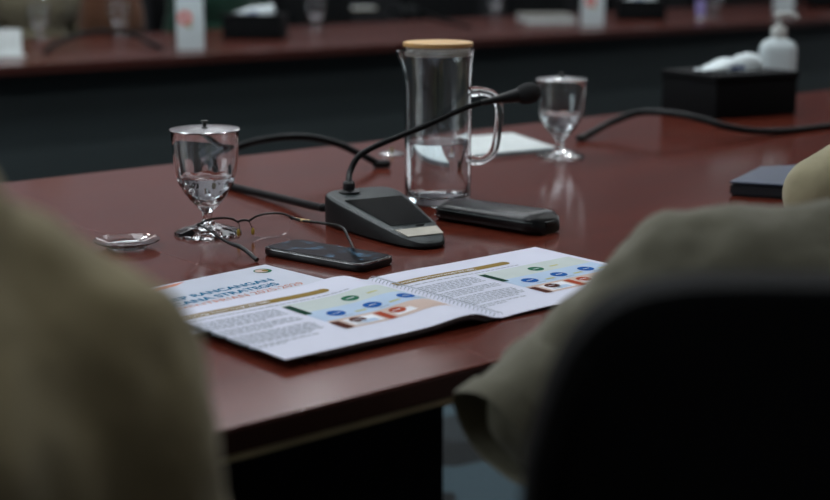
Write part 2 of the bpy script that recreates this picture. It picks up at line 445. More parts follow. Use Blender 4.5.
def page_print(side, du, dv, w, skip_left=0):
    k = Ink(side, du, dv)
    uL = .345 if side > 0 else .331
    bE = .496 if side < 0 else .491
    k.rect('gold', uL, bE, .2375, .2495, .0002)
    k.disc('gold', bE, .2435, .006, .0003)
    k.text('white', 'Konsep Rancangan Rencana Strategis (2025-2029)', uL+.004, .2405, .0075, .0005, .0001, .66)
    # chart bands
    e = .565 if side > 0 else .556
    k.rect('pale_green', .4335, e, .190, .2235); k.rect('pale_blue', .4335, e, .1545, .190); k.rect('peach', .4345, e, .124, .1545)
    k.rect('dgreen', .4325, .4410, .183, .2185, .0004)
    k.rect('brown', .433, .4425, .1245, .149, .0004)
    k.rect('red', .4815, .4900, .1245, .150, .0004)
    k.rect('white', .4465, .4790, .128, .149, .0003)
    k.rect('pale_blue', .458, .474, .129, .138, .0004)
    k.rect('white', .495, .517, .130, .141, .0003)
    k.disc('green', .4975, .2035, .0085); k.disc('brown', .4590, .1420, .0080); k.disc('red', .5030, .1420, .0080)
    for q in (.4575, .4980, .5370): k.disc('blue', q, .1715, .0088)
    for q in (.4975, .4580, .5020): pass
    for (a, b) in ((.5165, .201), (.4735, .163), (.5125, .163), (.549, .163)): k.rect('yellow', a, a+.012, b, b+.0035, .0004)
    for (a, b) in ((.4530, .1706), (.4935, .1706), (.5325, .1706), (.4930, .2026), (.4535, .1416), (.4975, .1416)): k.rect('white', a, a+.009, b, b+.0012, .0006)
    for (a, b) in ((.455, .1585), (.4955, .1585), (.535, .1585), (.449, .131)): k.rect('ink', a, a+.012, b, b+.0010, .0005)
    rnd = random.Random(5)
    # body text as rows of short word strokes
    def para(v1, rows, u0, u1, last=.5, pitch=.0048):
        k.cnt += 1; k.keep = k.cnt
        for r in range(rows):
            x = u0; end = u1 if r < rows-1 else u0+(u1-u0)*last
            while x < end - .002:
                wl = rnd.uniform(.0035, .009); k.rect('ink', x, min(x+wl, end), v1-r*pitch, v1-r*pitch+.0019, .0002); x += wl+.0014
        k.keep = None
    para(.2275, 1, uL+.004, .515 if side < 0 else .50, 1)
    para(.2165, 6, uL+.006, .424, .7); para(.184, 4, uL+.006, .424, .6); para(.1605, 6, uL+.006, .424, .8); para(.1275, 2, uL+.006, .41, .5)
    for (c, _i), mb in k.m.items():
        mb.build(NAMES[c], c, pages[side])
pages = {-1: [c for c in book.children if c.name.startswith('left_page')][0], 1: [c for c in book.children if c.name.startswith('right_page')][0]}
page_print(1, 0, 0, RW)
page_print(-1, -.235, .0035, LW)

# ---- the cover sheet lying underneath
tb = thing('report_booklet', 'closed white report with blue title lettering, half under the open booklet', 'booklet', T(.2990, .3985), AX + R(5))
CW, CH = .27, .165
MB().box((-CW/2, -CH/2, .0012), (CW, CH, .0020)).build('page_block', 'pedge', tb)
MB().box((-CW/2, -CH/2, .0025), (CW, CH, .0005)).build('cover', 'paper2', tb)
def tx(st, size, x, y, m, name, bold=0, sx=1):
    vs, fs = text_geo(st, size, 'RIGHT', bold); y += .0105
    MB().add([Vector((p.x*sx + x, p.y + y, .00295)) for p in vs], fs).build(name, m, tb)
tx('KONSEP RANCANGAN', .0150, -.0375, -.0720, 'teal', 'title_line', .0004, 1.02)
tx('RENCANA STRATEGIS', .0150, -.0450, -.0890, 'teal', 'title_line', .0004, 1.02)
tx('KEMENTERIAN 2025-2029', .0145, -.0260, -.1045, 'orange', 'subtitle_line', 0, 1.0)
mb = MB().lathe([(0, .003), (.0095, .003)], n=28, c=(-.0210, -.0215, 0)); emb = mb.build('emblem', 'green', tb)
MB().lathe([(0, .0032), (.0070, .0032)], n=24, c=(-.0225, -.0215, 0)).build('emblem_shield', 'peach', emb)
MB().lathe([(0, .0034), (.0035, .0034)], n=20, c=(-.0195, -.0235, 0)).build('emblem_centre', 'gold', emb)
MB().add([(-.14, -.006, .003), (-.105, -.004, .003), (-.12, -.012, .003), (-.16, -.018, .003)], [(0, 1, 2, 3)]).build('orange_stripe', 'orange', tb)

# ---------------------------------------------------------------- smartphone
ph = thing('smartphone', 'black smartphone lying face up beside the microphone, with blue reflections on its screen', 'phone', T(.3690, .3850), AX + R(12))
a, b, hh = .0285, .0700, .0095
rings = []
for z, k in ((0, .0025), (.0012, .0006), (.003, 0), (hh-.002, 0), (hh-.0006, .0005), (hh, .0015)):
    rings.append([p for p in superell(a-k, b-k, 48, 9, z)])
MB().loft(rings).build('body', 'gloss', ph)
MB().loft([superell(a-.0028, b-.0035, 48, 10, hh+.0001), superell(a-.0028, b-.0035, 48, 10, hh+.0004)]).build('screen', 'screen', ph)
mb = MB()
for z in (.0078,):
    o_ = superell(a+.0001, b+.0001, 48, 9, z); i_ = superell(a+.0001, b+.0001, 48, 9, z+.0008)
    mb.loft([o_, i_], caps=False)
mb.build('frame_line', 'steel', ph)
MB().box((a+.0002, .02, .005), (.0008, .016, .002), bev=.0003).build('side_button', 'gloss', ph)

# ---------------------------------------------------------------- glasses
gl = thing('eyeglasses', 'half-rim dark metal eyeglasses standing open between goblet and phone', 'glasses', at(250, 238), 0)
gz = gl.location.copy()
def L(p): return p - gz
H1 = L(at(199, 225, .772)); H2 = L(at(292, 218, .770)); T1 = L(at(257, 260, .7525))
B1 = L(at(238, 222, .770)); B2 = L(at(249, 221, .770))
mb = MB()
up = Vector((0, 0, 1))
def arc(a, b, h): return crom([a, a.lerp(b, .2)+up*h*.75, a.lerp(b, .5)+up*h, a.lerp(b, .8)+up*h*.8, b], 6)
mb.tube(arc(H1, B1, .006), .0013, n=8); mb.tube(arc(B2, H2, .007), .0013, n=8)
mb.tube([B1, B1.lerp(B2, .3)+up*.0015, B1.lerp(B2, .7)+up*.0015, B2], .0014, n=8)
for h in (H1, H2): mb.sphere(h, .0026)
mb.build('brow_frame', 'darksteel', gl)
fd = (H2 - H1).normalized(); back = Vector((fd.y, -fd.x, 0))
for A_, B_ in ((H1, B1), (B2, H2)):
    c = (A_+B_)/2 + up*-.0075; hw = (B_-A_).length/2 - .001; mb = MB(); ring = []; ring2 = []
    for k in range(28):
        t = 2*PI*k/28; x = math.copysign(abs(math.cos(t))**.75, math.cos(t))*hw; y = math.copysign(abs(math.sin(t))**.75, math.sin(t))*.0125
        ring.append(c + fd*x + up*y + back*.0006); ring2.append(c + fd*x + up*y - back*.0006)
    mb.loft([ring, ring2]); mb.build('lens', 'lens', gl)
for B_, s_ in ((B1, -1), (B2, 1)):
    mb = MB().tube([B_, B_ + back*.006 - up*.004 , B_ + back*.006 - up*.009 + fd*s_*.002], .0006, n=6); o = mb.build('nose_pad_arm', 'darksteel', gl)
    MB().sphere(B_ + back*.006 - up*.011 + fd*s_*.002, .0045, (.45, .5, 1)).build('nose_pad', 'pad', gl)
tl = crom([H1, H1.lerp(T1, .12)+up*.001, H1.lerp(T1, .5), T1.lerp(H1, .25)+up*.0035, T1], 6)
MB().tube(tl, [.0013 + .0012*min(1, max(0, (i/len(tl)-.35)*3)) for i in range(len(tl))], n=10).build('temple', 'black', gl)
K1 = L(at(302, 220.5, .770)); K2 = L(at(327, 224, .768)); K3 = L(at(342, 227.5, .765)); K4 = L(at(349, 239, .758)); T2 = L(at(354.5, 251, .7525))
tl = crom([H2, K1, K2, K3, K4, T2], 6)
MB().tube(tl, [.0018 if i/len(tl) < .25 else .0016 for i in range(len(tl))], n=10).build('temple', 'darksteel', gl)
MB().tube([H2.lerp(K1, .3), K1, K1.lerp(K2, .3)], .0021, n=8).build('hinge', 'brass', gl)

# ---------------------------------------------------------------- goblets
def goblet(label, loc, group, rz=0, water=True, lid=True):
    t = thing('water_goblet', label, 'glass', Vector(loc) + Vector((0, 0, .0004)), rz, group)
    out = [(0, .002), (.020, .0015), (.034, 0), (.0375, 0), (.0385, .0015), (.037, .0034), (.031, .0052), (.025, .0072), (.018, .0092), (.011, .0118), (.0062, .016), (.0052, .020), (.0062, .026), (.010, .030),
           (.0165, .037), (.0205, .0415), (.024, .046), (.0275, .0515), (.0305, .057), (.0328, .0635), (.0345, .070), (.0365, .085), (.0378, .103), (.0384, .118), (.0382, .1192)]
    inn = [(.0370, .1192), (.0368, .118), (.0362, .103), (.0348, .085), (.0326, .070), (.0285, .057), (.0215, .0465), (.0135, .0395), (.006, .0365), (0, .036)]
    # faceted lower bowl, as cut glass
    mb = MB(); n = 60; prof = out + inn; vs = []; fs = []
    for idx, (r, z) in enumerate(prof):
        for k in range(n):
            a = 2*PI*k/n; rr = max(r, 1e-5)
            if idx < len(out) and -1 < z-.028 < .036 and z > .028: rr *= 1 - .06*((k//3 + idx) % 2)
            if idx < len(out) and .0005 < z < .012: rr *= 1 - .05*((k//3 + idx) % 2)
            vs.append(Vector((rr*math.cos(a), rr*math.sin(a), z)))
    for i in range(len(prof)-1):
        for k in range(n): l = (k+1) % n; fs.append((i*n+k, i*n+l, (i+1)*n+l, (i+1)*n+k))
    mb.add(vs, fs).build('goblet_glass', 'glass', t, sharp=24)
    if water:
        MB().lathe([(0, .0362), (.006, .0366), (.0133, .0396), (.0213, .0466), (.0283, .0571), (.0318, .0665), (.0322, .0678), (.0305, .067), (0, .067)], n=48).build('water', 'water', t)
    if lid:
        MB().lathe([(0, .1250), (.008, .1248), (.02, .1237), (.033, .1218), (.0392, .1212), (.0400, .1204), (.039, .1196), (.033, .1204), (.02, .1222), (0, .1235)], n=48).build('lid', 'steel', t)
        k = [c for c in t.children if c.name.startswith('lid')][0]
        MB().lathe([(0, .1310), (.0036, .1306), (.0044, .1298), (.0036, .1285), (.0020, .128), (.0020, .126), (.003, .1245)], n=20).build('lid_knob', 'darksteel', k)
    return t
g1 = goblet('water goblet with steel lid behind the eyeglasses, half filled with water', T(.3444, .5821), 'stemmed water goblets')
dup(g1, T(1.0827, .741), R(30), 'water goblet with steel lid standing right of the glass jug', 'stemmed water goblets')
gx = [((40, 40), 'leftmost water goblet on the far table, beside the white card'), ((120, 38), 'second water goblet from the left on the far table'),
      ((316, 31), 'water goblet on the far table, right of the black tissue box'), ((495, 18), 'water goblet on the far table, left of the pile of papers'), ((714, 17), 'water goblet on the far table beside the lavender tube')]
for (p, lb) in gx: dup(g1, at(*p), R(10), lb, 'stemmed water goblets')
# partly hidden glass dish at left
gd = thing('glass_saucer', 'small clear glass saucer beside the left shoulder', 'saucer', at(127, 247), 0)
MB().lathe([(0, 0), (.018, 0), (.022, .002), (.036, .0075), (.0365, .0085), (.034, .008), (.021, .0035), (0, .003)], n=40).build('saucer_dish', 'glass', gd)
gr_ = MB().lathe([(.0215, .0016), (.0225, .0006), (.0205, .0002), (.0185, .0006)], n=40, close=True).build('foot_ring', 'glass', gd)

# ---------------------------------------------------------------- glass jug
jg = thing('glass_jug', 'tall clear glass water jug with a bamboo lid and glass handle', 'jug', T(.6810, .5680, TZ+.0004), 0)
jo = [(0, 0), (.0385, 0), (.0415, .003), (.0425, .010), (.0428, .04), (.0428, .10), (.0432, .15), (.0440, .175), (.0452, .188), (.0462, .195)]
ji = [(.0445, .1948), (.0432, .187), (.0420, .175), (.0412, .15), (.0408, .10), (.0408, .04), (.0405, .014), (.037, .009), (0, .008)]
mb = MB(); prof = jo + ji; n = 72; vs = []; fs = []
for idx, (r, z) in enumerate(prof):
    for k in range(n):
        a = 2*PI*k/n; rr = max(r, 1e-5)
        w_ = max(0, math.cos(a - PI))**14 * max(0, (z-.165)/.03)
        if r > .01: rr += .0085*w_
        vs.append(Vector((rr*math.cos(a), rr*math.sin(a), z - (0.003*w_ if z > .18 else 0))))
for i in range(len(prof)-1):
    for k in range(n): l = (k+1) % n; fs.append((i*n+k, i*n+l, (i+1)*n+l, (i+1)*n+k))
mb.add(vs, fs).build('jug_glass', 'glass', jg, sharp=60)
MB().lathe([(0, .0082), (.0369, .0092), (.0404, .0142), (.0407, .04), (.0407, .079), (.040, .0782), (0, .0780)], n=64).build('water', 'water', jg)
hp = crom([(.0425, 0, .142), (.055, 0, .1425), (.070, 0, .138), (.0775, 0, .122), (.0765, 0, .095), (.072, 0, .068), (.062, 0, .057), (.050, 0, .054), (.0425, 0, .0555)], 6)
MB().tube([Vector(p) for p in hp], [.0052 if 4 < i < len(hp)-5 else .0062 for i in range(len(hp))], n=16).build('handle', 'glass', jg, rz=R(-4))
MB().lathe([(0, .2045), (.0425, .2045), (.0440, .2038), (.0442, .2000), (.0435, .1988), (0, .1988)], n=64).build('lid', 'bamboo', jg)
MB().lathe([(0, .197), (.0405, .197), (.0410, .192), (.0400, .189), (0, .189)], n=48).build('lid_plug', 'silicone', jg)
MB().lathe([(.0405, .1925), (.0422, .1915), (.0422, .1885), (.0405, .1875)], n=48, close=True).build('seal_ring', 'silicone', jg)

# ---------------------------------------------------------------- conference microphone
def conf_mic(label, loc, rz, pts, group):
    t = thing('conference_microphone', label, 'microphone', loc, rz, group)
    # base: x = width, y = length; the high end is at +y
    def outline(z, k, n=40):
        # rounded wedge footprint: broad at back, tapering toward the front
        r = []
        for q in range(n):
            a_ = 2*PI*q/n; c, s_ = math.cos(a_), math.sin(a_)
            e_ = 2/5 if s_ > 0 else 2/3.2; x = math.copysign(abs(c)**e_, c); y = math.copysign(abs(s_)**e_, s_)
            wd = .041 + .013*y
            r.append((x*(wd-k), y*(.098-k)))
        return r
    def top(y): return .0070 + .0310*max(0, (y+.098)/.196)**.85
    r0 = outline(0, .003); r1 = outline(0, 0)
    rings = [[Vector((x, y, .0005)) for x, y in r0], [Vector((x, y, .003)) for x, y in r1], [Vector((x, y, max(.0045, top(y)-.004))) for x, y in r1],
             [Vector((x, y, top(y)-.0012)) for x, y in outline(0, .0012)], [Vector((x, y, top(y))) for x, y in outline(0, .004)]]
    mb = MB(); mb.loft(rings[:4], caps=True)
    mb.build('base_shell', 'black', t)
    MB().loft([[Vector((p.x, p.y, p.z-.0015)) for p in rings[3]], [Vector((p.x, p.y, p.z+.0004)) for p in rings[3]], [Vector((p.x, p.y, p.z+.0012)) for p in rings[4]]]).build('top_panel', 'micgrey', t)
    # speaker grille: rows of tiny slots
    mb = MB()
    for j in range(26):
        y = -.042 + j*.0037; wd = .031 + .012*(y/.098) 
        mb.box((0.002, y, top(y)+.0016), (2*wd, .0016, .0012))
    mb.build('speaker_grille', 'black', t)
    z1 = top(-.063)+.0014
    sl = math.atan(.0235/.196*1.0)
    mb = MB(); zz = lambda y: top(y)+.0014
    mb.add([(-.021, -.080, zz(-.080)), (.023, -.080, zz(-.080)), (.026, -.058, zz(-.058)), (-.026, -.058, zz(-.058)),
            (-.021, -.080, zz(-.080)+.0008), (.023, -.080, zz(-.080)+.0008), (.026, -.058, zz(-.058)+.0008), (-.026, -.058, zz(-.058)+.0008)],
           [(0, 1, 2, 3), (4, 5, 6, 7), (0, 1, 5, 4), (1, 2, 6, 5), (2, 3, 7, 6), (3, 0, 4, 7)])
    tag(mb.build('name_plate', 'label', t), 'cream paper name plate')
    mb = MB().box((.01, -.049, top(-.049)+.0016), (.010, .0025, .0012), bev=.0004); mb.build('button', 'gloss', t)
    inv = Matrix.Rotation(-rz, 3, 'Z')
    gp = [inv @ (p - Vector(loc)) for p in pts]
    MB().lathe([(.0135, 0), (.0135, .002), (.010, .0035), (.0075, .004), (.0072, .012), (.0055, .014), (0, .014)], c=(gp[0].x, gp[0].y, top(gp[0].y)), n=28).build('neck_socket', 'gloss', t)
    cp = crom(gp, 10)
    kk = len(cp)
    MB().tube(cp, [.0048 if i/kk < .1 else .0040 - .0008*i/kk for i in range(kk)], n=12).build('gooseneck', 'cable', t)
    d = (gp[-1]-gp[-2]).normalized(); e = gp[-1]
    hd = MB().tube([e - d*.034, e - d*.012, e + d*.006, e + d*.018], [.0038, .0050, .0074, .0088], n=16).build('mic_collar', 'black', t)
    q = d.to_track_quat('Z', 'Y')
    prof = [(0, 0), (.009, .0015), (.0122, .008), (.0135, .016), (.0128, .024), (.009, .030), (0, .0325)]
    mb = MB().lathe(prof, n=24); mb.v = [q @ p + e + d*.016 for p in mb.v]; mb.build('foam_windscreen', 'foam', t)
    return t
mrz = AX - R(12)
mloc = T(.5080, .4480)
nk = [at(346, 192, .7865), at(346, 184, .794), at_y(350, 172, 1.700), at_y(358, 157, 1.712), at_y(374, 147, 1.725), at_y(398, 137, 1.735), at_y(432, 123, 1.75), at_y(468, 107, 1.765), at_y(490, 101, 1.772), at_y(505, 98, 1.78)]
nk[0] = T(.5110, .5330, .7865); nk[1] = nk[0] + Vector((0, 0, .012))
mic = conf_mic('gooseneck conference microphone behind the open booklet, long thin neck leaning right', mloc, mrz, nk, 'conference microphones')
dup(mic, at(400, 14), AX + PI - .2, 'gooseneck conference microphone on the far table above the bamboo lid', 'conference microphones')

def cable(name, label, pts, r=.0045, plug=(True, True), group=None):
    base = Vector(pts[0]); base.z = TZ
    t = thing(name, label, 'cable', base, 0, group)
    cp = crom([Vector(p)-base for p in pts], 10)
    MB().tube(cp, r, n=12).build('cable_sheath', 'cable', t)
    for f, (a_, b_) in zip(plug, ((cp[0], cp[3]), (cp[-1], cp[-4]))):
        if f:
            d = (b_-a_); d.z = 0; d.normalize(); a2 = Vector((a_.x, a_.y, .0065))
            c2 = [a2 - d*.020, a2 - d*.016, a2, a2 + d*.006]
            MB().tube(c2, [.0045, .0062, .0062, .0048], n=14).build('plug', 'black', t)
    return t
cable('microphone_cable', 'looped black cable running from the microphone base round behind the goblet',
      [T(.505, .535, .766), T(.492, .556, .767), at(318, 207, .765), at(280, 198, .758), at(240, 188.5, .7555), at(214, 181, .7555), at(201, 172, .7565), at(212, 161, .768), at(240, 146, .787), at(272, 138.5, .799), at(305, 137, .799), at(335, 143, .789), at(360, 154, .772), at(377, 163, .758)], .0052, (False, True))
cable('microphone_cable', 'black cable arching across the table in front of the tissue box',
      [at(584, 137, .7565), at(597, 130, .764), at(612, 122, .772), at(640, 112.5, .786), at(672, 113.5, .788), at(700, 119, .782), at(730, 127.5, .770), at(762, 131.5, .760), at(800, 129.5, .7555), at(860, 122, .7552)], .0062, (True, False))
cable('microphone_cable', 'black cable arching over the far table beside the second goblet',
      [at(46, 51, .757), at(58, 43, .772), at(80, 35, .785), at(108, 31.5, .792), at(130, 34, .785), at(150, 43, .768), at(160, 48, .757)], .008, (True, True))
cable('microphone_cable', 'thin black cable lying on the far table right of the microphone',
      [at(425, 13, .765), at(440, 19, .76), at(458, 24, .757), at(470, 27, .755)], .006, (False, True))

# ---------------------------------------------------------------- glossy case
gc = thing('glasses_case', 'long glossy black case lying right of the microphone base', 'case', T(.6340, .4080), AX + R(9))
rings = []
for i in range(25):
    t = i/24; y = -.079 + .158*t
    e = min(1, (1-abs(2*t-1))*5.5)**.5
    w_ = (.0300 - .002*t) * (.62 + .38*e) ; hgt = (.0255 - .002*t) * (.50 + .50*e)
    r = []
    for k in range(28):
        a_ = 2*PI*k/28; c, s_ = math.cos(a_), math.sin(a_)
        r.append(Vector((w_*math.copysign(abs(c)**.65, c), y, .0155*1.0 + (hgt/2)*math.copysign(abs(s_)**.65, s_) - (.0155-hgt/2))))
    rings.append(r)
MB().loft(rings).build('case_body', 'gloss', gc, sharp=50)
mb = MB()
sr = [[p*1.0 for p in r] for r in rings]
for side in (-1, 1):
    pts = [Vector((side*(max(q.x for q in r))*1.0, r[0].y, .0150)) for r in rings[1:-1]]
    mb.tube(pts, .0008, n=6)
mb.build('seam_line', 'micgrey', gc)
MB().box((0, -.0785, .012), (.020, .0035, .006), bev=.001).build('clasp', 'black', gc)

# ---------------------------------------------------------------- notepad behind the jug
npd = thing('notepad', 'white notepad with teal edge lying behind the jug handle', 'notepad', at(410, 164.5), 0)
def nl(p): return p - npd.location
c = [nl(at(412, 165)), nl(at(557, 151.5)), nl(at(512, 136.5)), nl(at(430, 144))]
def prism(cs, z0, z1):
    return [Vector((p.x, p.y, z0)) for p in cs] + [Vector((p.x, p.y, z1)) for p in cs], [(0, 3, 2, 1), (4, 5, 6, 7), (0, 1, 5, 4), (1, 2, 6, 5), (2, 3, 7, 6), (3, 0, 4, 7)]
MB().add(*prism(c, 0, .0035)).build('page_block', 'card', npd)
ctr = sum(c, Vector())/4
MB().add(*prism([ctr + (p-ctr)*1.006 for p in c], .0036, .0048)).build('backing_board', 'teal', npd)
MB().add(*prism([ctr + (p-ctr)*.998 for p in c], .0049, .0068)).build('top_page', 'card', npd)

# brown bag on the far table
bg = thing('leather_bag', 'dark brown soft bag standing behind the second far goblet', 'bag', at(112, 31), AX)
rings = []
for z_, k_ in ((0, .92), (.01, 1), (.07, .97), (.13, .84), (.18, .62), (.195, .5)): rings.append(superell(.13*k_, .055*k_, 36, 3, z_))
bb = MB().loft(rings).build('bag_body', 'brown_cloth', bg)
MB().tube(crom([(-.05, 0, .19), (-.045, 0, .23), (0, 0, .25), (.045, 0, .23), (.05, 0, .19)], 6), .006, n=10).build('handle', 'brown_cloth', bg)
# small metal lid lying by the jug
ld = thing('spare_goblet_lid', 'small steel lid lying on the table left of the jug', 'lid', at(392, 154), 0)
MB().lathe([(0, .004), (.012, .0038), (.022, .0015), (.0225, .0004), (.020, 0), (0, 0)], n=32).build('lid_disc', 'steel', ld)
MB().lathe([(0, .011), (.003, .0105), (.0035, .008), (.002, .006), (.002, .0038)], n=16).build('lid_knob', 'brass', ld)

# ---------------------------------------------------------------- tissue boxes
def tissue_box(label, loc, rz, w=.20, d=.165, h=.082):
    t = thing('tissue_box', label, 'tissue box', loc, rz, 'black tissue boxes')
    MB().box((0, 0, h*.42), (w, d, h*.84), bev=.003).build('box_body', 'leather', t)
    mb = MB().box((0, 0, h*.92), (w+.004, d+.004, h*.16), bev=.002); ldo = mb.build('box_lid', 'leather', t)
    MB().lathe([(.032, h), (.040, h+.0015), (.044, h+.0002)], n=32, sx=1.4, sy=.6).build('opening_rim', 'black', ldo)
    # crumpled tissue
    mb = MB(); n = 44; m = 18; vs = []; fs = []
    for i in range(m+1):
        for k in range(n+1):
            s_ = k/n; q = i/m
            x = -.070 + .135*s_
            z = h - .001 + (.005 + .026*s_**1.1 + .008*math.sin(s_*3.1)) * math.sin(PI*q)**.6
            y = (.026 - .006*s_)*math.cos(PI*q)
            nn = noise.noise(Vector((x*60, y*60, z*70))) * 1.6
            vs.append(Vector((x + .004*nn, y + .003*nn, max(h-.001, z + .005*nn))))
    for i in range(m):
        for k in range(n): a_ = i*(n+1)+k; fs.append((a_, a_+1, a_+n+2, a_+n+1))
    ts = mb.add(vs, fs).build('tissue', 'tissue', t, sharp=80)
    MB().add([(-.026, -.030, h+.0045), (.014, -.030, h+.0045), (.010, -.0285, h+.011), (-.020, -.0285, h+.010)], [(0, 1, 2, 3)]).build('blue_print', 'tblue', ts)
    return t
bA = T(1.645, .885); rb = AX - R(12)
cb = bA + Vector((math.cos(rb), math.sin(rb), 0))*.100 + Vector((-math.sin(rb), math.cos(rb), 0))*.0825
tbx = tissue_box('large black tissue box with a white tissue, near right on the table', cb, rb)
for p, r_, lb in (((256, 38), AX-.05, 'black tissue box on the far table beside the white bottle at left'), ((640, 19), AX-.1, 'black tissue box on the far table, middle right'), ((828, 7), AX-.1, 'black tissue box on the far table at the right border')):
    q = at(*p); dup(tbx, q, -.06, lb)

# ---------------------------------------------------------------- sanitizer bottles
def bottle(label, loc, rz):
    t = thing('sanitizer_bottle', label, 'bottle', loc, rz, 'white pump bottles')
    rings = []
    for z, s_ in ((0, .90), (.003, 1), (.10, 1), (.112, .97), (.120, .88), (.126, .70), (.130, .46), (.133, .40)):
        rings.append(superell(.0385*s_, .027*(s_ if s_ > .6 else s_*1.25), 40, 3.4 if s_ > .6 else 2.2, z))
    bo = MB().loft(rings).build('bottle_body', 'bottle', t)
    # floral label, wraps front slightly
    def patch(m, cx, cz, r, nm, ry=None):
        mb = MB(); n = 20; vs = [Vector((cx, -.0275, cz))]
        for k in range(n):
            a_ = 2*PI*k/n; rr = r*(1+.22*math.sin(5*a_)); vs.append(Vector((cx+rr*math.cos(a_), -.0275, cz+(ry or 1)*rr*math.sin(a_))))
        mb.add(vs, [(0, 1+k, 1+(k+1) % n) for k in range(n)]); return mb.build(nm, m, bo)
    patch('olive', .010, .052, .014, 'label_leaf', .8); patch('pink', .018, .044, .013, 'label_flower'); patch('orange', .022, .044, .005, 'label_bloom').location.y = -.0004
    MB().lathe([(.0155, .131), (.0165, .133), (.0165, .150), (.0150, .154), (.008, .155), (.008, .160), (0, .160)], n=28).build('pump_collar', 'bshade', t)
    mb = MB().lathe([(0, .158), (.0042, .158), (.0042, .172), (.010, .174), (.0115, .180), (.010, .184), (0, .185)], n=20)
    mb.tube([(-.002, 0, .1795), (.018, 0, .1800), (.030, 0, .1780), (.037, 0, .1720)], [.0062, .0058, .0050, .0042], n=12)
    mb.build('pump_head', 'bshade', t)
    return t
bt = bottle('white pump bottle with a coral flower label behind the black tissue box', T(1.995, 1.005), R(-8))
def carton(label, loc, rz):
    t = thing('paper_carton', label, 'carton', loc, rz, 'white cartons')
    b = MB().box((0, 0, .085), (.082, .058, .17), bev=.002).build('carton_body', 'bottle', t)
    MB().add([(-.041, -.029, .17), (.041, -.029, .17), (.041, .029, .17), (-.041, .029, .17), (-.041, 0, .195), (.041, 0, .195)], [(0, 1, 5, 4), (2, 3, 4, 5), (0, 4, 3), (1, 2, 5)]).build('gable_top', 'bottle', t)
    def ringp(m, cx, cz, r0, r1, nm, y):
        MB().add([Vector((cx+q*math.cos(2*PI*k/28), y, cz+q*math.sin(2*PI*k/28))) for q in (r0, r1) for k in range(28)], [(k, (k+1) % 28, 28+(k+1) % 28, 28+k) for k in range(28)]).build(nm, m, b)
    ringp('pink', -.014, .098, .009, .022, 'red_round_mark', -.0292); ringp('olive', -.002, .075, .001, .008, 'green_leaf_mark', -.0292)
    return t
ct = carton('white carton with a red round mark, left of the far black tissue box', at(191, 49.5), R(6))
dup(ct, at(592, 26), R(6), 'white carton on the far table beside the pile of papers')
dup(ct, at(783, 12.5), R(6), 'white carton on the far table directly above the near pump bottle')

# ---------------------------------------------------------------- other things on the far table
tc_ = thing('name_card', 'blank white folded card standing at the left end of the far table', 'card', at(3, 56), R(12))
MB().add([(-.06, -.02, 0), (.055, -.02, 0), (.055, 0, .078), (-.06, 0, .078), (-.06, .02, 0), (.055, .02, 0), (-.06, -.0185, 0), (.055, -.0185, 0), (.055, 0, .0765), (-.06, 0, .0765)],
         [(0, 1, 2, 3), (3, 2, 5, 4), (0, 3, 9, 6), (1, 7, 8, 2), (6, 9, 8, 7)]).build('folded_card', 'card', tc_)
MB().box((-.002, -.03, .002), (.14, .02, .004), bev=.001).build('card_foot', 'card', tc_)
pp = thing('paper_pile', 'pile of grey and white papers at the edge of the far table', 'papers', at(546, 22), R(5))
for i in range(6):
    MB().box((random.uniform(-.003, .003), random.uniform(-.003, .003), .003+.0052*i), (.205, .26, .0046), rz=random.uniform(-.02, .02), bev=.0006).build('paper_sheaf', 'card' if i < 4 else 'greypaper', pp)
lv = thing('lavender_tube', 'small lavender plastic tube standing on the far table', 'tube', at(700, 20.5), 0)
MB().loft([superell(.017, .010, 24, 2.5, .018), superell(.018, .009, 24, 2.5, .04), superell(.019, .005, 24, 2.5, .07), superell(.019, .0015, 24, 2.5, .085)]).build('tube_body', 'lav', lv)
MB().lathe([(0, 0), (.013, 0), (.014, .002), (.014, .018), (0, .019)], n=20).build('cap', 'bshade', lv)
fo = thing('paper_folder', 'beige paper folder lying at the back of the far table', 'folder', at(362, 9), R(8))
MB().box((0, 0, .003), (.13, .16, .005), bev=.001).build('folder_leaf', 'khaki_b', fo)
MB().box((0, .002, .0075), (.126, .155, .003), bev=.001).build('papers', 'card', fo)

# ---------------------------------------------------------------- navy notebook, right
nb = thing('navy_notebook', 'navy blue notebook under the khaki sleeve at the right border', 'notebook', at(730, 186), 0)
def nn_(p): return p - nb.location
c0 = nn_(at(729, 195)); 
c = [nn_(at(729, 196)), nn_(at(840, 203)), nn_(at(860, 176)), nn_(at(760, 180))]
def rprism(cs, z0, z1, bev):
    bm = bmesh.new(); v0 = [bm.verts.new((p.x, p.y, z0)) for p in cs]; v1 = [bm.verts.new((p.x, p.y, z1)) for p in cs]
    bm.faces.new(v0[::-1]); bm.faces.new(v1)
    for i in range(4): bm.faces.new((v0[i], v0[(i+1) % 4], v1[(i+1) % 4], v1[i]))
    bmesh.ops.bevel(bm, geom=bm.edges[:], offset=bev, segments=3, affect='EDGES'); return bm
MB().bm(rprism(c, 0, .017, .003)).build('page_block', 'navydark', nb)
ctr = sum(c, Vector())/4
MB().bm(rprism([ctr+(p-ctr)*1.01 for p in c], .0172, .0195, .0008)).build('cover', 'navy', nb)

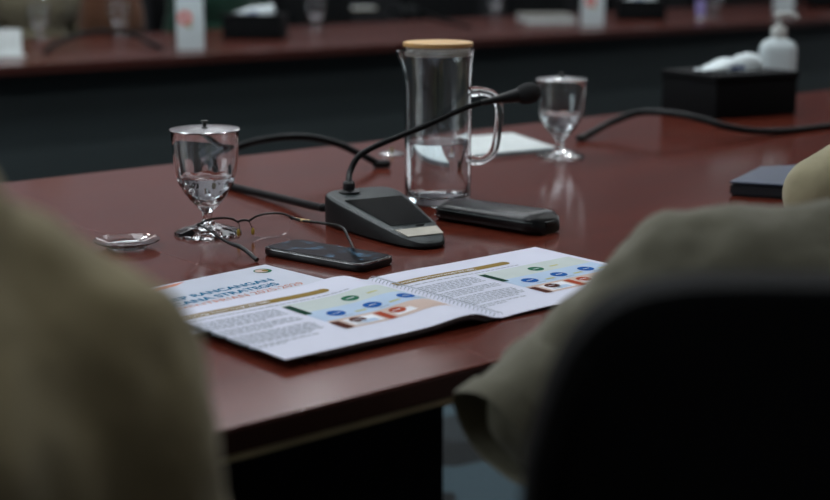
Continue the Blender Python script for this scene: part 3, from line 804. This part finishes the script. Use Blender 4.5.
# ---------------------------------------------------------------- office chairs
def chair(label, loc, rz, group='black conference chairs', hgt=.93):
    t = thing('office_chair', label, 'chair', loc, rz, group)
    def pad(w, d, h, cz, cy, p=4): 
        return [superell(w*k, d*k2, 40, p, cz+z, 0, cy) for z, k, k2 in ((-h/2, .9, .9), (-h*.35, .98, .98), (0, 1, 1), (h*.35, .98, .98), (h/2, .88, .88))]
    MB().loft(pad(.25, .24, .09, .455, 0)).build('seat', 'leather', t)
    # backrest: outline in xz, rounded corners, slight curve and recline
    rings = []
    for dy, k in ((-.020, .95), (-.015, .985), (0, 1), (.015, .985), (.020, .94)):
        r = []
        for q in range(56):
            a_ = 2*PI*q/56; c, s_ = math.cos(a_), math.sin(a_)
            x = math.copysign(abs(c)**(2/9), c); z = math.copysign(abs(s_)**(2/9), s_)
            zz = .50 + (hgt-.50)*(.5+.5*z*k); wd = (.226 - .018*min(1, max(0, (zz-(hgt-.115))/.10)))*k
            xx = x*wd
            r.append(Vector((xx, -.235 - .10*(zz-.5) + dy + .35*xx*xx, zz)))
        rings.append(r)
    MB().loft(rings).build('backrest', 'leather', t)
    MB().tube([(0, -.10, .40), (0, -.25, .40), (0, -.275, .45), (0, -.285, .62)], .02, n=12).build('back_bracket', 'black', t)
    for s_ in (-1, 1):
        MB().tube(crom([(s_*.24, .05, .42), (s_*.285, .05, .50), (s_*.29, .06, .60), (s_*.285, .08, .645)], 5), .014, n=10).build('armrest_post', 'black', t)
        MB().box((s_*.283, .04, .655), (.05, .22, .025), bev=.010).build('armrest', 'black', t)
    MB().tube([(0, 0, .10), (0, 0, .26), (0, 0, .261), (0, 0, .41)], [.03, .03, .018, .018], n=16).build('gas_lift', 'black', t)
    for k in range(5):
        a_ = 2*PI*k/5 + .3; d = Vector((math.cos(a_), math.sin(a_), 0))
        lg = MB().tube([d*.02+Vector((0, 0, .11)), d*.15+Vector((0, 0, .095)), d*.29+Vector((0, 0, .075))], [.022, .018, .013], n=10).build('leg', 'black', t)
        MB().tube([d*.29 + Vector((-d.y, d.x, 0))*.016 + Vector((0, 0, .029)), d*.29 - Vector((-d.y, d.x, 0))*.016 + Vector((0, 0, .029))], .028, n=18).build('caster', 'black', lg)
    return t
rch = chair('black high-backed office chair in the right foreground, its back toward us', Vector((.277, .84, 0)), R(-2), hgt=.948)

# ---------------------------------------------------------------- people
def capsule_geo(bm, a, b, ra, rb, n=14):
    a, b = Vector(a), Vector(b); d = b-a; L_ = d.length
    if L_ > 1e-5:
        q = d.to_track_quat('Z', 'Y').to_matrix().to_4x4()
        bmesh.ops.create_cone(bm, cap_ends=True, segments=n, radius1=ra, radius2=rb, depth=L_, matrix=Matrix.Translation((a+b)/2) @ q)
    for p, r in ((a, ra), (b, rb)):
        bmesh.ops.create_uvsphere(bm, u_segments=n, v_segments=8, radius=r, matrix=Matrix.Translation(p))
def ellip(bm, c, r, rot=None):
    m = Matrix.Translation(c) @ (rot or Matrix()) @ Matrix.Diagonal((*r, 1))
    bmesh.ops.create_uvsphere(bm, u_segments=24, v_segments=14, radius=1, matrix=m)
TEX = {}
def clouds(sz):
    if sz not in TEX:
        t = bpy.data.textures.new('folds', 'CLOUDS'); t.noise_scale = sz; t.noise_depth = 2; TEX[sz] = t
    return TEX[sz]
def remeshed(name, bm, m, parent, vox=.007, smooth=8, disp=0, dsz=.06):
    me = bpy.data.meshes.new(name); bm.to_mesh(me); bm.free(); me.materials.append(M[m])
    o = bpy.data.objects.new(name, me); col.objects.link(o); o.parent = parent
    r = o.modifiers.new('r', 'REMESH'); r.mode = 'VOXEL'; r.voxel_size = vox; r.use_smooth_shade = True
    s_ = o.modifiers.new('s', 'SMOOTH'); s_.factor = .6; s_.iterations = smooth
    if disp:
        d = o.modifiers.new('d', 'DISPLACE'); d.texture = clouds(dsz); d.strength = disp; d.mid_level = .5; d.texture_coords = 'LOCAL'
    dg = bpy.context.evaluated_depsgraph_get(); dg.update()
    me2 = bpy.data.meshes.new_from_object(o.evaluated_get(dg)); o.modifiers.clear(); o.data = me2
    me2.polygons.foreach_set('use_smooth', [True]*len(me2.polygons))
    return o
def lerp(a, b, t): return Vector(a).lerp(Vector(b), t)
def person(label, loc, rz, neck, sh, el, wr, shirt='khaki_l', tr='dark_cloth', sl_r=(.064, .056), sleeve=.75, group=None, vox=.007, arm_in=1, cuff=None, pelvis_z=.53, long_sleeve=False, head_tilt=.04, disp=.012, hem_end=None, shw=None, chest=.150, hem=True):
    # neck: (y, z); sh/el/wr: dict side -> Vector
    t = thing('person', label, 'person', loc, rz, group)
    nk_ = Vector((0, neck[0], neck[1])); pv = Vector((0, 0, pelvis_z))
    lean = (nk_-pv)
    chestc = pv + lean*.68; belly = pv + lean*.30
    hc = nk_ + Vector((0, head_tilt, .155))
    # body
    bm = bmesh.new()
    for c_, r_ in ((pv, (.155, .11, .10)), (belly, (.135, .095, .13)), (chestc, (chest-.005, .100, .14))): ellip(bm, c_, r_)
    capsule_geo(bm, nk_-Vector((0, .01, .06)), nk_+Vector((0, head_tilt*.6, .07)), .06, .052)
    ellip(bm, hc + Vector((0, 0, .015)), (.074, .092, .105)); ellip(bm, hc + Vector((0, .030, -.045)), (.056, .060, .062))
    ellip(bm, hc + Vector((0, .096, -.012)), (.013, .016, .020)); ellip(bm, hc + Vector((0, .088, -.045)), (.024, .012, .010))
    for s_ in (-1, 1):
        ellip(bm, hc + Vector((s_*.076, -.002, -.005)), (.010, .018, .032))
        capsule_geo(bm, nk_-Vector((0, .01, .045)), sh[s_], .05, .052)
        ei = lerp(sh[s_], el[s_], arm_in)
        capsule_geo(bm, sh[s_], ei, .050 if arm_in == 1 else .042, .040 if arm_in == 1 else .034); capsule_geo(bm, ei, wr[s_], .038 if arm_in == 1 else .033, .026)
        # hand
        d = (wr[s_]-ei).normalized(); side = d.cross(Vector((0, 0, 1))); side = side.normalized() if side.length > .01 else Vector((1, 0, 0))
        nrm = side.cross(d); pc = wr[s_] + d*.045
        for k in (-1, 0, 1): capsule_geo(bm, wr[s_] + side*k*.010, wr[s_] + d*.085 + side*k*.026, .014, .0125, 10)
        for k, ln_ in ((-1.5, .060), (-.5, .074), (.5, .080), (1.5, .072)):
            a_ = wr[s_] + d*.088 + side*k*.0195; b_ = a_ + d*ln_*.5 - nrm*.006; c_ = b_ + d*ln_*.45 - nrm*.020
            capsule_geo(bm, a_, b_, .0092, .0085, 8); capsule_geo(bm, b_, c_, .0085, .0072, 8)
        ths = side * (1.0 if s_ < 0 else -1.0)
        a_ = wr[s_] + d*.030 + ths*.026; b_ = a_ + d*.030 + ths*.022; c_ = b_ + d*.030 + ths*.006 - nrm*.008
        capsule_geo(bm, a_, b_, .012, .0105, 8); capsule_geo(bm, b_, c_, .0105, .009, 8)
        hip = pv + Vector((s_*.09, .02, -.02)); kn = Vector((s_*.12, .45, .50)); an = Vector((s_*.12, .42, .09))
        capsule_geo(bm, hip, kn, .078, .055); capsule_geo(bm, kn, an, .052, .036); capsule_geo(bm, an+Vector((0, -.02, -.04)), an+Vector((0, .15, -.058)), .036, .028)
    remeshed('body', bm, 'skin', t, .006, 3)
    # eyes, hair
    for s_ in (-1, 1): MB().sphere(hc + Vector((s_*.030, .083, .012)), .0125, n=16).build('eye', 'eye', t)
    bm = bmesh.new(); ellip(bm, hc + Vector((0, -.012, .030)), (.084, .094, .105)); 
    bmesh.ops.bisect_plane(bm, geom=bm.verts[:]+bm.edges[:]+bm.faces[:], plane_co=hc+Vector((0, .035, .035)), plane_no=Vector((0, .75, -.66)), clear_outer=True)
    bmesh.ops.holes_fill(bm, edges=[e for e in bm.edges if e.is_boundary])
    remeshed('hair', bm, 'hair', t, .006, 3, .004, .01)
    # shirt
    bm = bmesh.new()
    for c_, r_ in ((pv+Vector((0, 0, .0)), (.180, .135, .10)), (belly, (.162, .125, .14)), (chestc, (chest+.018, .125, .15)), (pv+lean*.85, (chest, .095, .08))): ellip(bm, c_, r_)
    capsule_geo(bm, nk_-Vector((0, .015, .060)), nk_-Vector((0, .008, .0)), .092, .066, 20)
    for s_ in (-1, 1):
        capsule_geo(bm, nk_-Vector((0, .015, .050)), sh[s_], .066, sl_r[0], 20)
        e_ = lerp(sh[s_], el[s_], sleeve-.30 if not long_sleeve else 1)
        capsule_geo(bm, sh[s_], e_, sl_r[0], sl_r[1], 20)
        if long_sleeve: capsule_geo(bm, e_, lerp(el[s_], wr[s_], .9), sl_r[1], .034, 20)
    shirt_o = remeshed('shirt', bm, shirt, t, vox, 8, disp, .055)
    # collar
    q = Vector((0, .02, 1)).normalized(); ring = []
    mb = MB(); rings = []
    for z, r_ in ((-.02, .078), (.005, .070), (.032, .064), (.034, .068), (.006, .079), (-.012, .088)):
        rings.append([nk_ + Vector((r_*math.cos(a_)*1.02, r_*math.sin(a_)*1.05 - .006, z + .012*math.sin(-a_))) for a_ in [2*PI*k/32 for k in range(32)]])
    mb.loft(rings, caps=False); mb.build('collar', shirt, shirt_o)
    # sleeve hems: open flared rings with a stitched band
    if not long_sleeve and hem:
        for s_ in (-1, 1):
            a_ = lerp(sh[s_], el[s_], sleeve-.22); b_ = lerp(sh[s_], el[s_], sleeve + .26); d = (b_-a_); rr = []
            q = d.to_track_quat('Z', 'Y'); n = 48
            for f, k in ((0, .93), (.25, 1.02), (.5, 1.07), (.72, 1.10), (.735, 1.14), (.98, 1.18), (1.0, 1.16), (.98, 1.10), (.72, 1.02), (.4, .96)):
                ring = []
                for j in range(n):
                    an_ = 2*PI*j/n; wv = 1 + (.05*math.sin(3*an_+1.3) + .03*math.sin(7*an_))*f
                    ring.append(a_ + d*f + q @ Vector((math.cos(an_)*sl_r[1]*k*wv, math.sin(an_)*sl_r[1]*k*wv*.93, 0)))
                rr.append(ring)
            if hem_end and s_ == -1:
                c1, ax1, r1 = hem_end; c0 = lerp(sh[s_], el[s_], sleeve-.42); q0 = (el[s_]-sh[s_]).to_track_quat('Z', 'Y'); q1 = ax1.to_track_quat('Z', 'Y'); rr = []
                for f, k in ((0, .90), (.15, 1.0), (.3, 1.05), (.5, 1.06), (.68, 1.04), (.80, 1.03), (.81, 1.10), (.97, 1.13), (1.0, 1.10), (.97, 1.03), (.78, .96), (.5, .94)):
                    g = f*f*(3-2*f); qq = q0.slerp(q1, g); R_ = sl_r[1]*(1-f) + r1*f
                    cc = c0.lerp(c1, f); n = 48; ring = []
                    for j in range(n):
                        an_ = 2*PI*j/n; wv = 1 + (.04*math.sin(2*an_+.6) + .03*math.sin(5*an_+2))*f
                        ring.append(cc + qq @ Vector((math.cos(an_)*R_*k*wv, math.sin(an_)*R_*k*wv, 0)))
                    rr.append(ring)
            mb = MB().loft(rr, caps=False); mb.build('sleeve_hem', shirt, shirt_o, sharp=60)
    # trousers
    bm = bmesh.new(); ellip(bm, pv-Vector((0, 0, .03)), (.175, .13, .09))
    for s_ in (-1, 1):
        hip = pv + Vector((s_*.09, .02, -.02)); kn = Vector((s_*.12, .45, .50)); an = Vector((s_*.12, .42, .13))
        capsule_geo(bm, hip, kn, .092, .070); capsule_geo(bm, kn, an, .068, .056)
    remeshed('trousers', bm, tr, t, .009, 4, .008, .06)
    for s_ in (-1, 1):
        bm = bmesh.new(); capsule_geo(bm, (s_*.12, .39, .048), (s_*.12, .58, .040), .047, .038)
        bmesh.ops.bisect_plane(bm, geom=bm.verts[:]+bm.edges[:]+bm.faces[:], plane_co=(0, 0, .005), plane_no=(0, 0, -1), clear_outer=True)
        MB().bm(bm).build('shoe', 'gloss', t)
    return t
def both(f): return {s_: f(s_) for s_ in (-1, 1)}
# left foreground person
person('person in a khaki shirt filling the left foreground, seen from behind the shoulder', Vector((-.250, .425, 0)), R(30), (.085, 1.035),
       both(lambda s: Vector((s*.163, .085, .890))), both(lambda s: Vector((s*.215, .10, .64))), both(lambda s: Vector((s*.15, .30, .60))), 'khaki_l', vox=.008, sl_r=(.068, .062), sleeve=.8, disp=.016)
chair('black office chair hidden under the person at left', Vector((-.262, .46, 0)), R(30))
# right foreground person
RL = Vector((.378, .775, 0)); RR = R(-10)
def rl(x, y, z):
    d = Vector((x, y, 0)) - RL; c, s_ = math.cos(-RR), math.sin(-RR); return Vector((d.x*c - d.y*s_, d.x*s_ + d.y*c, z))
shl = rl(.190, .905, .846); ell = rl(-.008, .905, .703); wrl = rl(.30, 1.02, .60)
mir = lambda p: Vector((-p.x, p.y, p.z))
person('person in a grey-khaki short-sleeved shirt leaning forward in the black chair at right', RL, RR, (.10, .915),
       {-1: shl, 1: mir(shl)}, {-1: ell, 1: mir(ell)}, {-1: wrl, 1: mir(wrl)}, 'khaki_r', vox=.006, sl_r=(.066, .050), sleeve=.76, arm_in=.50, hem_end=(rl(*at_y(494, 438, .885)), Vector((-.64, -.62, -.45)).normalized(), .036), disp=.022, head_tilt=.09, chest=.165)

# person further along the table, resting an elbow at the right border
pr = at(812, 196, .79)
PL = T(1.38, -.06, 0); PR = AX
def pl(p):
    d = Vector((p.x, p.y, 0)) - PL; c, s_ = math.cos(-PR), math.sin(-PR); return Vector((d.x*c - d.y*s_, d.x*s_ + d.y*c, p.z))
elp = pl(at(822, 194, .795)); 
person('person in a pale khaki shirt further right, one sleeve resting on the navy notebook', PL, PR, (.10, 1.0),
       both(lambda s: Vector((s*.175, .10, .93))), {-1: elp, 1: Vector((.26, .12, .70))}, {-1: elp + Vector((.25, -.01, .0)), 1: Vector((.30, .34, .80))}, 'khaki_b', vox=.008, long_sleeve=True, sl_r=(.062, .046), disp=.008)
chair('black office chair under the person further right along the near table', PL + Vector((0, 0, 0)) + V*-.03, PR)

# far side row of chairs and one person
proto = None
lbs = ['far black chair at the left end of the far table', 'far black chair behind the second goblet', 'far black chair behind the first black tissue box', 'far black chair above the bamboo lidded jug',
       'far black chair above the pile of papers', 'far black chair behind the middle right tissue box', 'far black chair above the lavender tube', 'far black chair at the right end of the far table']
for i, uu in enumerate((1.35, 2.05, 2.7, 3.35, 4.05, 4.75, 5.45, 6.15)):
    p = T(uu, 4.22, 0); r_ = AX + PI + (.12 if i % 2 else -.1)
    if proto is None: proto = chair(lbs[0], p, r_)
    else: dup(proto, p, r_, lbs[i], 'black conference chairs')
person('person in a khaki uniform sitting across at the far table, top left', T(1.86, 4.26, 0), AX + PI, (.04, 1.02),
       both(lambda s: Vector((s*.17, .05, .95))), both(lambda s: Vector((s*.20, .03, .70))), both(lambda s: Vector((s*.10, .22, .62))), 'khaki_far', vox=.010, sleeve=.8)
person('person in dark green clothes sitting across behind the first tissue box', T(2.66, 4.24, 0), AX + PI, (.04, 1.02),
       both(lambda s: Vector((s*.17, .05, .95))), both(lambda s: Vector((s*.20, .03, .70))), both(lambda s: Vector((s*.10, .22, .62))), 'green_cloth', vox=.010, sleeve=.8)

# ---------------------------------------------------------------- camera
cam = bpy.data.cameras.new('camera'); co = bpy.data.objects.new('camera', cam); col.objects.link(co)
co.location = (0, 0, CZ); co.rotation_euler = (PI/2 - TH, 0, 0)
cam.sensor_width = 36; cam.lens = F/830*36; cam.clip_start = .02
cam.dof.use_dof = True; cam.dof.focus_distance = 1.47; cam.dof.aperture_fstop = 4.1; cam.dof.aperture_blades = 0
sc.camera = co
sc.view_settings.view_transform = 'Standard'; sc.view_settings.look = 'None'
sc.view_settings.exposure = 0.0
